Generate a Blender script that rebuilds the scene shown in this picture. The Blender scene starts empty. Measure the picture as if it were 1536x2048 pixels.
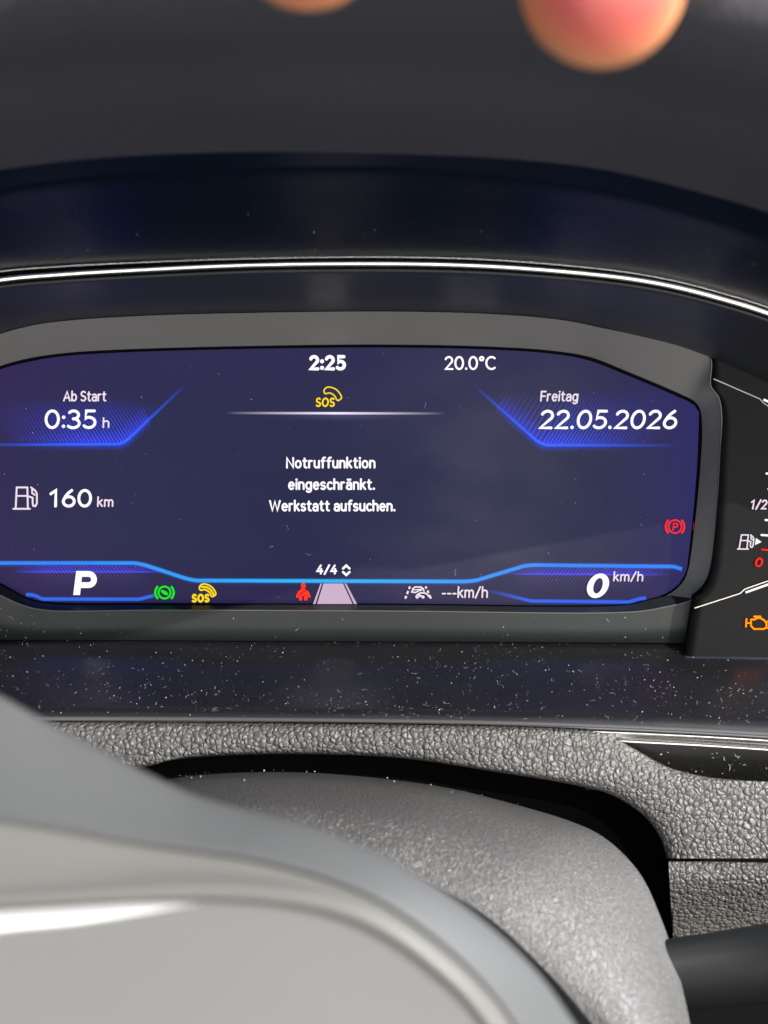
import bpy, bmesh, math, random
from mathutils import Vector, Matrix
random.seed(7)
R = math.radians
sc = bpy.context.scene
COL = sc.collection

# ------------------------------------------------------------------ camera, world, sun, exposure
FPX = 3013.0                      # focal length in pixels of the 1536 x 2048 photograph
PITCH = 28.0                      # camera looks down by this many degrees
CAM = Vector((0.0, 0.0, 0.45))
FW = Vector((0, math.cos(R(PITCH)), -math.sin(R(PITCH))))
UP = Vector((0, math.sin(R(PITCH)), math.cos(R(PITCH))))
RT = Vector((1, 0, 0))
EXPO = 1.0
cam_d = bpy.data.cameras.new('camera')
cam = bpy.data.objects.new('camera', cam_d); COL.objects.link(cam)
cam.location = CAM
cam.rotation_euler = (R(90 - PITCH), 0, 0)
cam_d.sensor_fit = 'HORIZONTAL'
cam_d.sensor_width = 27.0
cam_d.lens = 27.0 * FPX / 1536.0
cam_d.clip_start = 0.004
cam_d.clip_end = 1000.0
cam_d.dof.use_dof = True
cam_d.dof.focus_distance = 0.378
cam_d.dof.aperture_fstop = cam_d.lens / 3.3
sc.camera = cam

SUN_TO = Vector((0.66, -0.42, 0.55)).normalized()   # towards the sun
world = bpy.data.worlds.new('World'); sc.world = world; world.use_nodes = True
wn = world.node_tree; wn.nodes.clear()
sky = wn.nodes.new('ShaderNodeTexSky'); sky.sky_type = 'NISHITA'; sky.sun_disc = False
sky.sun_elevation = math.asin(SUN_TO.z)
sky.sun_rotation = math.atan2(SUN_TO.x, SUN_TO.y)
bgn = wn.nodes.new('ShaderNodeBackground'); bgn.inputs['Strength'].default_value = 0.06
wo = wn.nodes.new('ShaderNodeOutputWorld')
wn.links.new(sky.outputs[0], bgn.inputs['Color']); wn.links.new(bgn.outputs[0], wo.inputs['Surface'])

sun_d = bpy.data.lights.new('sun', 'SUN'); sun_d.energy = 4.5; sun_d.angle = R(0.6); sun_d.color = (1.0, 0.95, 0.88)
sun = bpy.data.objects.new('sun', sun_d); COL.objects.link(sun)
sun.rotation_euler = SUN_TO.to_track_quat('Z', 'Y').to_euler()

def area_lamp(name, loc, target, size, size_y, watts, color):
    d = bpy.data.lights.new(name, 'AREA'); d.shape = 'RECTANGLE'; d.size = size; d.size_y = size_y
    d.energy = watts; d.color = color
    o = bpy.data.objects.new(name, d); COL.objects.link(o)
    o.location = loc
    o.rotation_euler = (Vector(loc) - Vector(target)).to_track_quat('Z', 'Y').to_euler()
    return o
# added fill lamp behind the camera, brightens the bezel lip and chrome
area_lamp('rear_fill_lamp', (0.30, -0.78, 0.30), (0, 0.33, 0.28), 1.9, 0.9, 10.0, (1.0, 0.96, 0.92))

# added lamp, high at front right, puts glare on the column cover
area_lamp('front_glare_lamp', (0.95, 0.62, 1.05), (0.05, 0.26, 0.22), 0.7, 0.45, 22.0, (0.97, 0.98, 1.0))

vs = sc.view_settings
vs.view_transform = 'Standard'; vs.look = 'None'; vs.exposure = EXPO; vs.gamma = 1.0; vs.use_curve_mapping = False
sc.render.engine = 'CYCLES'
sc.cycles.use_denoising = True
sc.cycles.max_bounces = 10
sc.cycles.transparent_max_bounces = 24

# ------------------------------------------------------------------ geometry helpers
def P(px, py, z):
    """photograph pixel + distance along the optical axis -> point in the place"""
    return CAM + z * (FW + RT * ((px - 768.0) / FPX) - UP * ((py - 1024.0) / FPX))

# the plane of the display: leans back by 20 degrees, 0.38 m before the camera
S_N = Vector((0, -math.cos(R(20)), math.sin(R(20))))
S_O = P(660, 955, 0.380)
def PS(px, py, off=0.0):
    """pixel -> point on the display plane, raised OFF metres towards the driver"""
    d = FW + RT * ((px - 768.0) / FPX) - UP * ((py - 1024.0) / FPX)
    o = S_O + S_N * off
    t = (o - CAM).dot(S_N) / d.dot(S_N)
    return CAM + d * t

def catmull(pts, n, closed=False):
    """resample a list of tuples with a centripetal-ish Catmull-Rom by chord length"""
    m = len(pts); dim = len(pts[0])
    def g(i):
        if closed: return pts[i % m]
        if i < 0: return tuple(2 * pts[0][k] - pts[1][k] for k in range(dim))
        if i >= m: return tuple(2 * pts[-1][k] - pts[-2][k] for k in range(dim))
        return pts[i]
    segs = m if closed else m - 1
    dense = []; SUB = 24
    for i in range(segs):
        p0, p1, p2, p3 = g(i - 1), g(i), g(i + 1), g(i + 2)
        d01 = max(1e-6, math.dist(p0[:2], p1[:2])) ** 0.5
        d12 = max(1e-6, math.dist(p1[:2], p2[:2])) ** 0.5
        d23 = max(1e-6, math.dist(p2[:2], p3[:2])) ** 0.5
        for s in range(SUB):
            t = s / SUB
            out = []
            for k in range(dim):
                m1 = d12 * ((p1[k] - p0[k]) / d01 - (p2[k] - p0[k]) / (d01 + d12)) + (p2[k] - p1[k])
                m2 = d12 * ((p3[k] - p2[k]) / d23 - (p3[k] - p1[k]) / (d12 + d23)) + (p2[k] - p1[k])
                a = 2 * (p1[k] - p2[k]) + m1 + m2
                b = -3 * (p1[k] - p2[k]) - 2 * m1 - m2
                out.append(((a * t + b) * t + m1) * t + p1[k])
            dense.append(tuple(out))
    dense.append(tuple(g(segs)) if closed else tuple(pts[-1]))
    if n is None: return dense
    L = [0.0]
    for a, b in zip(dense, dense[1:]): L.append(L[-1] + math.dist(a[:2], b[:2]))
    res = []; j = 0
    cnt = n
    for i in range(cnt):
        d = L[-1] * (i / n if closed else i / (n - 1))
        while j < len(L) - 2 and L[j + 1] < d: j += 1
        f = 0 if L[j + 1] == L[j] else (d - L[j]) / (L[j + 1] - L[j])
        res.append(tuple(dense[j][k] * (1 - f) + dense[j + 1][k] * f for k in range(dim)))
    return res

def matched(pts, per=8, closed=False):
    """resample keeping every control point: PER samples a span (for loops that must pair up)"""
    m = len(pts); dense = catmull(pts, None, closed)
    step = 24 // per
    return dense[::step] if not closed else dense[:-1:step]

def mesh_obj(name, verts, faces, mat, parent=None, smooth=True, angle=None):
    me = bpy.data.meshes.new(name)
    me.from_pydata([tuple(v) for v in verts], [], faces); me.update()
    if smooth:
        me.polygons.foreach_set('use_smooth', [True] * len(me.polygons))
    o = bpy.data.objects.new(name, me); COL.objects.link(o)
    if mat: me.materials.append(mat)
    if parent: o.parent = parent
    return o

def rows_smooth(rows, sub):
    """interpolate extra rows with Catmull-Rom through the given rows of Vectors"""
    out = []
    n = len(rows)
    for i in range(n - 1):
        r0 = rows[max(i - 1, 0)]; r1 = rows[i]; r2 = rows[i + 1]; r3 = rows[min(i + 2, n - 1)]
        for s in range(sub):
            t = s / sub
            row = []
            for a, b, c, d in zip(r0, r1, r2, r3):
                row.append(0.5 * ((2 * b) + (c - a) * t + (2 * a - 5 * b + 4 * c - d) * t * t + (3 * b - a - 3 * c + d) * t ** 3))
            out.append(row)
    out.append(rows[-1])
    return out

def loft(name, rows, mat, parent=None, closed=False, thick=0.0, sub=1):
    if sub > 1: rows = rows_smooth(rows, sub)
    n = len(rows[0]); verts = [v for r in rows for v in r]; faces = []
    for i in range(len(rows) - 1):
        for j in range(n if closed else n - 1):
            k = (j + 1) % n
            faces.append((i * n + j, i * n + k, (i + 1) * n + k, (i + 1) * n + j))
    o = mesh_obj(name, verts, faces, mat, parent)
    # face the camera
    c = sum((Vector(v) for v in verts), Vector()) / len(verts)
    s = 0.0
    for p in o.data.polygons: s += p.normal.dot(CAM - p.center) * p.area
    if s < 0: o.data.flip_normals()
    if thick:
        m = o.modifiers.new('solid', 'SOLIDIFY'); m.thickness = thick; m.offset = -1.0
    o['_rows'] = 0; del o['_rows']
    return o, rows

def tube(name, path, rad, mat, parent=None, seg=10, squash=None):
    """round bar along Vectors; RAD number or list"""
    n = len(path); verts = []; faces = []
    for i, p in enumerate(path):
        t = (path[min(i + 1, n - 1)] - path[max(i - 1, 0)]).normalized()
        a = t.cross(Vector((0, 0, 1)))
        if a.length < 1e-4: a = t.cross(Vector((1, 0, 0)))
        a.normalize(); b = t.cross(a).normalized()
        r = rad[i] if isinstance(rad, (list, tuple)) else rad
        ra, rb = (r, r) if squash is None else (r * squash[0], r * squash[1])
        for k in range(seg):
            w = 2 * math.pi * k / seg
            verts.append(p + a * (ra * math.cos(w)) + b * (rb * math.sin(w)))
    for i in range(n - 1):
        for k in range(seg):
            faces.append((i * seg + k, i * seg + (k + 1) % seg, (i + 1) * seg + (k + 1) % seg, (i + 1) * seg + k))
    faces.append(tuple(range(seg))); faces.append(tuple(range((n - 1) * seg, n * seg)))
    o = mesh_obj(name, verts, faces, mat, parent)
    bm = bmesh.new(); bm.from_mesh(o.data); bmesh.ops.recalc_face_normals(bm, faces=bm.faces); bm.to_mesh(o.data); bm.free()
    return o

def thing(name, label, cat, loc, group=None, kind=None):
    o = bpy.data.objects.new(name, None); COL.objects.link(o)
    o.location = loc; o.empty_display_size = 0.02
    o['label'] = label; o['category'] = cat
    if group: o['group'] = group
    if kind: o['kind'] = kind
    return o

def adopt(root):
    """keep the parts where they were modelled (world coordinates) under a root that has a location"""
    bpy.context.view_layer.update()
    inv = Matrix.Translation(root.location).inverted()
    for ch in root.children: ch.matrix_parent_inverse = inv

# ------------------------------------------------------------------ materials
def mat_new(name):
    m = bpy.data.materials.new(name); m.use_nodes = True
    nt = m.node_tree; nt.nodes.clear()
    out = nt.nodes.new('ShaderNodeOutputMaterial')
    return m, nt, out

def N(nt, typ, **kw):
    n = nt.nodes.new(typ)
    for k, v in kw.items():
        if k in n.inputs: n.inputs[k].default_value = v
        else: setattr(n, k, v)
    return n

def principled(name, color, rough=0.5, metallic=0.0, spec=0.5, grain=None, bump=0.0, bdist=0.0005, coat=0.0, var=0.0, var_scale=60.0, rvar=0.0):
    m, nt, out = mat_new(name)
    b = N(nt, 'ShaderNodeBsdfPrincipled')
    b.inputs['Base Color'].default_value = (*color, 1); b.inputs['Roughness'].default_value = rough
    b.inputs['Metallic'].default_value = metallic; b.inputs['Specular IOR Level'].default_value = spec
    b.inputs['Coat Weight'].default_value = coat
    nt.links.new(b.outputs[0], out.inputs['Surface'])
    tc = N(nt, 'ShaderNodeTexCoord')
    if var or rvar:
        n = N(nt, 'ShaderNodeTexNoise'); n.inputs['Scale'].default_value = var_scale; n.inputs['Detail'].default_value = 6
        nt.links.new(tc.outputs['Object'], n.inputs['Vector'])
        if var:
            mx = N(nt, 'ShaderNodeMix', data_type='RGBA')
            mx.inputs[6].default_value = (*[c * (1 - var) for c in color], 1)
            mx.inputs[7].default_value = (*[min(1, c * (1 + var)) for c in color], 1)
            nt.links.new(n.outputs['Fac'], mx.inputs[0]); nt.links.new(mx.outputs[2], b.inputs['Base Color'])
        if rvar:
            mr = N(nt, 'ShaderNodeMapRange'); mr.inputs['To Min'].default_value = rough - rvar; mr.inputs['To Max'].default_value = rough + rvar
            nt.links.new(n.outputs['Fac'], mr.inputs['Value']); nt.links.new(mr.outputs[0], b.inputs['Roughness'])
    if grain == 'leather':
        # pebbled cells with creases between them
        nz = N(nt, 'ShaderNodeTexNoise'); nz.inputs['Scale'].default_value = 420; nz.inputs['Detail'].default_value = 2
        nt.links.new(tc.outputs['Object'], nz.inputs['Vector'])
        add = N(nt, 'ShaderNodeMixRGB', blend_type='LINEAR_LIGHT'); add.inputs['Fac'].default_value = 0.0010
        nt.links.new(tc.outputs['Object'], add.inputs[1]); nt.links.new(nz.outputs['Color'], add.inputs[2])
        v = N(nt, 'ShaderNodeTexVoronoi', feature='DISTANCE_TO_EDGE'); v.inputs['Scale'].default_value = 760; v.inputs['Randomness'].default_value = 0.8
        nt.links.new(add.outputs[0], v.inputs['Vector'])
        mrp = N(nt, 'ShaderNodeMapRange', interpolation_type='SMOOTHERSTEP'); mrp.inputs['From Min'].default_value = -0.12; mrp.inputs['From Max'].default_value = 0.42
        nt.links.new(v.outputs['Distance'], mrp.inputs['Value'])
        vf = N(nt, 'ShaderNodeTexVoronoi', feature='F1'); vf.inputs['Randomness'].default_value = 0.8; vf.inputs['Scale'].default_value = 760
        nt.links.new(add.outputs[0], vf.inputs['Vector'])
        sq = N(nt, 'ShaderNodeMath', operation='MULTIPLY'); nt.links.new(vf.outputs['Distance'], sq.inputs[0]); nt.links.new(vf.outputs['Distance'], sq.inputs[1])
        dm = N(nt, 'ShaderNodeMath', operation='MULTIPLY_ADD'); dm.inputs[1].default_value = -0.9
        nt.links.new(sq.outputs[0], dm.inputs[0])
        hf = N(nt, 'ShaderNodeMath', operation='MULTIPLY'); hf.inputs[1].default_value = 0.35; nt.links.new(mrp.outputs[0], hf.inputs[0])
        nt.links.new(hf.outputs[0], dm.inputs[2])
        n2 = N(nt, 'ShaderNodeTexNoise'); n2.inputs['Scale'].default_value = 2200; n2.inputs['Detail'].default_value = 3
        nt.links.new(tc.outputs['Object'], n2.inputs['Vector'])
        inv = dm
        ma = N(nt, 'ShaderNodeMath', operation='MULTIPLY_ADD'); ma.inputs[1].default_value = 0.14
        nt.links.new(n2.outputs['Fac'], ma.inputs[0]); nt.links.new(inv.outputs[0], ma.inputs[2])
        bp = N(nt, 'ShaderNodeBump'); bp.inputs['Strength'].default_value = bump; bp.inputs['Distance'].default_value = bdist
        nt.links.new(ma.outputs[0], bp.inputs['Height']); nt.links.new(bp.outputs[0], b.inputs['Normal'])
    elif grain == 'wrinkle':
        n1 = N(nt, 'ShaderNodeTexNoise'); n1.inputs['Scale'].default_value = 900; n1.inputs['Detail'].default_value = 3; n1.inputs['Distortion'].default_value = 1.2
        nt.links.new(tc.outputs['Object'], n1.inputs['Vector'])
        ab = N(nt, 'ShaderNodeMath', operation='SUBTRACT'); ab.inputs[1].default_value = 0.5
        nt.links.new(n1.outputs['Fac'], ab.inputs[0])
        a2 = N(nt, 'ShaderNodeMath', operation='ABSOLUTE'); nt.links.new(ab.outputs[0], a2.inputs[0])
        bp = N(nt, 'ShaderNodeBump'); bp.inputs['Strength'].default_value = bump; bp.inputs['Distance'].default_value = bdist
        nt.links.new(a2.outputs[0], bp.inputs['Height']); nt.links.new(bp.outputs[0], b.inputs['Normal'])
    elif grain == 'fine':
        n1 = N(nt, 'ShaderNodeTexNoise'); n1.inputs['Scale'].default_value = 1800; n1.inputs['Detail'].default_value = 2
        nt.links.new(tc.outputs['Object'], n1.inputs['Vector'])
        bp = N(nt, 'ShaderNodeBump'); bp.inputs['Strength'].default_value = bump; bp.inputs['Distance'].default_value = bdist
        nt.links.new(n1.outputs['Fac'], bp.inputs['Height']); nt.links.new(bp.outputs[0], b.inputs['Normal'])
    return m

M = {}
M['hood'] = principled('hood_soft_plastic', (0.026, 0.027, 0.035), 0.62, grain='leather', bump=0.5, bdist=0.0003, var=0.15, var_scale=25)
M['gloss'] = principled('hood_gloss_black', (0.0015, 0.004, 0.009), 0.28, spec=0.06, rvar=0.05, var_scale=40)
M['lining'] = principled('tunnel_satin_black', (0.012, 0.014, 0.018), 0.38, rvar=0.06, var_scale=50, grain='fine', bump=0.12, bdist=0.0001)
M['chrome'] = principled('chrome', (0.86, 0.83, 0.80), 0.2, metallic=1.0, rvar=0.05, var_scale=200)
M['bezel'] = principled('bezel_matt_grey', (0.125, 0.122, 0.12), 0.5, var=0.10, var_scale=30, grain='fine', bump=0.15, bdist=0.0001)
M['plate'] = principled('plate_dark_grey', (0.013, 0.0155, 0.0155), 0.45, spec=0.25, var=0.12, var_scale=30, grain='fine', bump=0.15, bdist=0.0001)
M['gauge'] = principled('gauge_black', (0.0042, 0.0042, 0.0044), 0.42, spec=0.08, var=0.12, var_scale=30, rvar=0.05)
M['shelf'] = principled('shelf_dusty_gloss', (0.0065, 0.0065, 0.0085), 0.27, spec=0.9, rvar=0.06, var_scale=90)
M['insert'] = principled('insert_gloss_black', (0.006, 0.006, 0.006), 0.3, spec=0.15, rvar=0.05, var_scale=60)
M['shelf'].node_tree.nodes['Principled BSDF'].inputs['IOR'].default_value = 1.65
M['edge'] = principled('edge_trim_grey', (0.06, 0.06, 0.06), 0.3)
M['leather'] = principled('dash_grained_skin', (0.080, 0.078, 0.076), 0.46, grain='leather', bump=1.0, bdist=0.00055, var=0.12, var_scale=30)
M['cover'] = principled('column_cover_plastic', (0.068, 0.067, 0.066), 0.40, spec=0.8, grain='wrinkle', bump=0.7, bdist=0.0012, var=0.1, var_scale=25)
M['hub'] = principled('wheel_satin_grey', (0.066, 0.069, 0.071), 0.5, spec=0.2, var=0.10, var_scale=22, grain='fine', bump=0.3, bdist=0.0002)
M['hub_face'] = principled('airbag_face', (0.105, 0.106, 0.105), 0.5, var=0.08, var_scale=14, grain='fine', bump=0.2, bdist=0.0002)
M['bevel'] = principled('boss_bevel_grey', (0.108, 0.107, 0.101), 0.45, spec=0.3, var=0.08, var_scale=18)
M['silver'] = principled('silver_trim', (0.85, 0.84, 0.82), 0.3, metallic=0.6)
M['black'] = principled('deep_black', (0.0025, 0.0025, 0.003), 0.7, spec=0.03)
M['stalk'] = principled('stalk_plastic', (0.006, 0.0065, 0.007), 0.5, spec=0.12, grain='fine', bump=0.2, bdist=0.0001)
M['dust'] = principled('dust_flecks', (0.52, 0.505, 0.48), 0.8)

def lin(c):
    c = c / 255.0
    return c / 12.92 if c <= 0.04045 else ((c + 0.055) / 1.055) ** 2.4
def EM(rgb, gain=1.0):
    k = gain / (2 ** EXPO)
    return tuple(lin(c) * k for c in rgb)

def mat_emit(name, rgb, gain=1.0):
    m, nt, out = mat_new(name)
    e = N(nt, 'ShaderNodeEmission'); e.inputs['Color'].default_value = (*EM(rgb, gain), 1); e.inputs['Strength'].default_value = 1.0
    nt.links.new(e.outputs[0], out.inputs['Surface'])
    return m
M['white'] = mat_emit('lit_white', (255, 250, 255), 1.15)
M['pinkish'] = mat_emit('lit_pinkish_white', (246, 230, 242))
M['yellow'] = mat_emit('lit_yellow', (250, 216, 16), 1.1)
M['green'] = mat_emit('lit_green', (24, 205, 16), 1.5)
M['red'] = mat_emit('lit_red', (250, 34, 26), 1.8)
M['redorange'] = mat_emit('lit_red_orange', (255, 44, 20), 2.0)
M['amber'] = mat_emit('lit_amber', (250, 122, 6), 2.2)
M['road'] = mat_emit('lit_road', (206, 180, 204))
M['dark'] = mat_emit('unlit_navy', (28, 24, 60))

def mat_vcol_add():
    """light added by the display: vertex colour as emission over what is behind"""
    m, nt, out = mat_new('display_lines')
    a = N(nt, 'ShaderNodeAttribute'); a.attribute_name = 'Col'
    e = N(nt, 'ShaderNodeEmission'); t = N(nt, 'ShaderNodeBsdfTransparent'); s = N(nt, 'ShaderNodeAddShader')
    nt.links.new(a.outputs['Color'], e.inputs['Color'])
    nt.links.new(e.outputs[0], s.inputs[0]); nt.links.new(t.outputs[0], s.inputs[1]); nt.links.new(s.outputs[0], out.inputs['Surface'])
    return m
M['vadd'] = mat_vcol_add()

def mat_screen():
    m, nt, out = mat_new('display_panel')
    a = N(nt, 'ShaderNodeAttribute'); a.attribute_name = 'Col'
    b = N(nt, 'ShaderNodeBsdfPrincipled')
    b.inputs['Base Color'].default_value = (0.006, 0.006, 0.008, 1)
    b.inputs['Roughness'].default_value = 0.35; b.inputs['Specular IOR Level'].default_value = 0.07
    nt.links.new(a.outputs['Color'], b.inputs['Emission Color']); b.inputs['Emission Strength'].default_value = 1.0
    # a wiped film of dust on the panel, densest right of the middle
    tc = N(nt, 'ShaderNodeTexCoord')
    mp = N(nt, 'ShaderNodeMapping'); mp.inputs['Rotation'].default_value = (0, R(40), 0); mp.inputs['Scale'].default_value = (22, 22, 40)
    n = N(nt, 'ShaderNodeTexNoise'); n.inputs['Scale'].default_value = 1.0; n.inputs['Detail'].default_value = 3; n.inputs['Roughness'].default_value = 0.5
    nt.links.new(tc.outputs['Object'], mp.inputs['Vector']); nt.links.new(mp.outputs[0], n.inputs['Vector'])
    c = PS(950, 960)
    vd = N(nt, 'ShaderNodeVectorMath', operation='DISTANCE'); vd.inputs[1].default_value = c
    nt.links.new(tc.outputs['Object'], vd.inputs[0])
    mr = N(nt, 'ShaderNodeMapRange', interpolation_type='SMOOTHSTEP'); mr.inputs['From Min'].default_value = 0.0; mr.inputs['From Max'].default_value = 0.05
    mr.inputs['To Min'].default_value = 1.0; mr.inputs['To Max'].default_value = 0.04
    nt.links.new(vd.outputs['Value'], mr.inputs['Value'])
    r2 = N(nt, 'ShaderNodeMapRange', interpolation_type='SMOOTHSTEP'); r2.inputs['From Min'].default_value = 0.30; r2.inputs['From Max'].default_value = 0.75
    nt.links.new(n.outputs['Fac'], r2.inputs['Value'])
    mu = N(nt, 'ShaderNodeMath', operation='MULTIPLY'); nt.links.new(mr.outputs[0], mu.inputs[0]); nt.links.new(r2.outputs[0], mu.inputs[1])
    mx = N(nt, 'ShaderNodeMix', data_type='RGBA'); mx.inputs[6].default_value = (0.003, 0.003, 0.004, 1); mx.inputs[7].default_value = (0.032, 0.032, 0.031, 1)
    nt.links.new(mu.outputs[0], mx.inputs[0]); nt.links.new(mx.outputs[2], b.inputs['Base Color'])
    nt.links.new(b.outputs[0], out.inputs['Surface'])
    return m
M['screen'] = mat_screen()

def mat_skin():
    m, nt, out = mat_new('skin')
    b = N(nt, 'ShaderNodeBsdfPrincipled')
    tc = N(nt, 'ShaderNodeTexCoord'); n = N(nt, 'ShaderNodeTexNoise'); n.inputs['Scale'].default_value = 120; n.inputs['Detail'].default_value = 4
    nt.links.new(tc.outputs['Object'], n.inputs['Vector'])
    # glow of light through the fingertips put into the colour: red core, orange rim
    glow_core = None
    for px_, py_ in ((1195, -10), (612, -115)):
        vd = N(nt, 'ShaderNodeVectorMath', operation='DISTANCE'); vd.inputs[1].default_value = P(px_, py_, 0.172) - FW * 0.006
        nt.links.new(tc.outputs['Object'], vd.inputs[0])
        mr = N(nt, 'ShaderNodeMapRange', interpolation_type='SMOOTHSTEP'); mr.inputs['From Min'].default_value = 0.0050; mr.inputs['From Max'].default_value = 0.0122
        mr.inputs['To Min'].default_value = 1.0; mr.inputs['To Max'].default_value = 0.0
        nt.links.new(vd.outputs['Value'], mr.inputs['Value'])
        if glow_core is None: glow_core = mr
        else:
            ad = N(nt, 'ShaderNodeMath', operation='MAXIMUM'); nt.links.new(glow_core.outputs[0], ad.inputs[0]); nt.links.new(mr.outputs[0], ad.inputs[1]); glow_core = ad
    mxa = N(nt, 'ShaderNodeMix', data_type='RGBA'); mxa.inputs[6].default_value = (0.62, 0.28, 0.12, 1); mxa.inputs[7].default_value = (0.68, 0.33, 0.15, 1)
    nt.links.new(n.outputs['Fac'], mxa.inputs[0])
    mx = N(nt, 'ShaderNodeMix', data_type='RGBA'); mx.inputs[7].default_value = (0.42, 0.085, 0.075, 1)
    nt.links.new(mxa.outputs[2], mx.inputs[6]); nt.links.new(glow_core.outputs[0], mx.inputs[0]); nt.links.new(mx.outputs[2], b.inputs['Base Color'])
    b.inputs['Roughness'].default_value = 0.5
    b.inputs['Subsurface Weight'].default_value = 1.0
    b.inputs['Subsurface Radius'].default_value = (1.0, 0.25, 0.12); b.inputs['Subsurface Scale'].default_value = 0.004
    nt.links.new(b.outputs[0], out.inputs['Surface'])
    return m
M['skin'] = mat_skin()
M['nail'] = principled('fingernail', (0.75, 0.5, 0.43), 0.3)

def rowP(pts, n=120):
    return [P(*q) for q in catmull(pts, n)]
def rowz(pts, z, n=120, dy=0.0):
    return [P(x, y + dy, z) for x, y in catmull(pts, n)]
def shift(row, v):
    return [p + Vector(v) for p in row]

# ================================================================== the dashboard
dash = thing('dashboard', 'black car dashboard with hood, chrome strips and grained grey skin around the display', 'dashboard', P(768, 1450, 0.36))
H0 = [(-500, 440), (-300, 395), (0, 340), (200, 316), (500, 304), (768, 307), (1000, 317), (1200, 338), (1400, 385), (1536, 425), (1800, 520), (2000, 610)]
H1 = [(-500, 170), (-300, 110), (0, 58), (300, 38), (600, 32), (900, 40), (1100, 54), (1300, 82), (1400, 104), (1536, 140), (1800, 230), (2000, 310)]
H2 = [(x, y - 150) for x, y in H1]
rH00 = rowz(H0, 0.2730); rH0 = rowz(H0, 0.2680, dy=-1); rH0c = rowz(H0, 0.2610, dy=-10); rH0b = rowz(H0, 0.2480, dy=-34); rH0d = rowz(H0, 0.2290, dy=-86)
rH1 = rowz(H1, 0.200); rH2 = rowz(H2, 0.1915)
rHm = [(a * 0.5 + b * 0.5) + S_N * -0.0005 for a, b in zip(rH0d, rH1)]
rH3 = shift(rH2, (0, 0.012, 0.012)); rH4 = shift(rH2, (0, 0.06, 0.022)); rH5 = shift(rH2, (0, 0.25, 0.03))
loft('hood', [rH00, rH0, rH0c, rH0b, rH0d, rHm, rH1, rH2, rH3, rH4, rH5], M['hood'], dash, sub=5)
G1 = [(-500, 520), (-300, 460), (0, 378), (200, 350), (400, 338), (700, 332), (850, 336), (1000, 347), (1200, 373), (1400, 425), (1536, 470), (1800, 570), (2000, 670)]
C0 = [(-500, 650), (-300, 596), (0, 541), (120, 531), (300, 522), (500, 515), (768, 512), (950, 516), (1100, 526), (1250, 542), (1350, 560), (1450, 586), (1536, 613), (1800, 718), (2000, 815)]
rA = rowz(H0, 0.2710, dy=-3); rG1 = rowz(G1, 0.279); rG1b = rowz(G1, 0.2795, dy=3); rC0 = rowz(C0, 0.328)
loft('hood_roll', [rA, [(a + b) * 0.5 for a, b in zip(rA, rG1)], rG1], M['gloss'], dash, sub=4)
loft('gloss_panel', [shift(rG1b, (0, 0.002, 0.002)), rG1b, [(a * 0.75 + b * 0.25) for a, b in zip(rG1b, rC0)], [(a * 0.4 + b * 0.6) for a, b in zip(rG1b, rC0)], rC0], M['gloss'], dash, sub=4)
CC = [(x, y + 14.5 + 4.0 * max(0, min(1, (500 - x) / 500.0)) - 1.5 * max(0, min(1, (x - 900) / 400.0))) for x, y in C0]
tube('chrome_strip', rowz(CC, 0.330, 160), 0.00075, M['chrome'], dash, seg=20)
tube('chrome_edge', rowz(C0, 0.3275, 160, dy=2), 0.00009, M['chrome'], dash, seg=8)
# the channel behind the strip
loft('strip_channel', [rowz(C0, 0.3285), rowz(CC, 0.3325, dy=0), rowz(CC, 0.3325, dy=10)], M['black'], dash)
L0 = [(-500, 900), (-300, 800), (-130, 722), (-60, 690), (0, 668), (70, 650), (150, 640), (280, 632), (400, 628), (768, 623), (1000, 629), (1130, 641), (1200, 655), (1270, 670), (1340, 687), (1419, 714), (1536, 763), (1700, 845), (2000, 1010)]
def PSz(px, py, off):  # axis depth of a display-plane point
    return (PS(px, py, off) - CAM).dot(FW)
rL0 = [PS(x, y - 1.0, 0.0125) for x, y in catmull(L0, 120)]
rT0 = rowz(CC, 0.3315, dy=8); rT1 = rowz(CC, 0.3300, dy=12); rT2 = rowz(CC, 0.3305, dy=19); rT3 = rowz(CC, 0.3335, dy=27)
loft('tunnel_lining', rows_smooth([rT0, rT1, rT2, rT3], 4)[:-1] + [rT3, [(a + b) / 2 for a, b in zip(rT3, rL0)], rL0, [p - S_N * 0.004 for p in rL0]], M['lining'], dash)

# ---- shelf under the display, its edge, the grained skin
S0 = [(-500, 1270), (-300, 1272), (0, 1276), (400, 1279), (768, 1281), (1200, 1284), (1536, 1288), (2000, 1294)]
S1 = [(-500, 1428), (-300, 1428), (0, 1431), (300, 1432), (768, 1436), (1000, 1440), (1200, 1446), (1400, 1455), (1536, 1463), (1800, 1482), (2000, 1500)]
rS0 = [PS(x, y - 6, -0.001) for x, y in catmull(S0, 140)]
rS0b = [PS(x, y, 0.0035) for x, y in catmull(S0, 140)]
rS1 = rowz(S1, 0.3560, 140)
shelf_rows = [[a * (1 - t) + b * t for a, b in zip(rS0b, rS1)] for t in [i / 8 for i in range(9)]]
loft('shelf', [rS0] + shelf_rows + [[p - Vector((0, 0, 0.004)) for p in rS1]], M['shelf'], dash)
tube('shelf_edge_strip', rowz(S1, 0.3553, 140, dy=5.5), 0.00052, M['edge'], dash, seg=14)
ZL = 0.3545
U = [(-500, 1445), (-300, 1444), (0, 1444), (300, 1445), (768, 1449), (1000, 1453), (1150, 1459), (1195, 1464), (1230, 1478), (1265, 1497), (1330, 1533), (1400, 1552), (1470, 1560), (1536, 1563), (1700, 1566), (1850, 1580), (1930, 1640), (1940, 1715)]
V = [(-500, 1620), (-300, 1600), (0, 1572), (150, 1552), (290, 1534), (340, 1521), (430, 1512), (600, 1508), (800, 1516), (1000, 1545), (1150, 1570), (1225, 1590), (1290, 1632), (1322, 1675), (1336, 1717)]
cu = catmull(U, 220); cv = catmull(V, 220)
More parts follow.
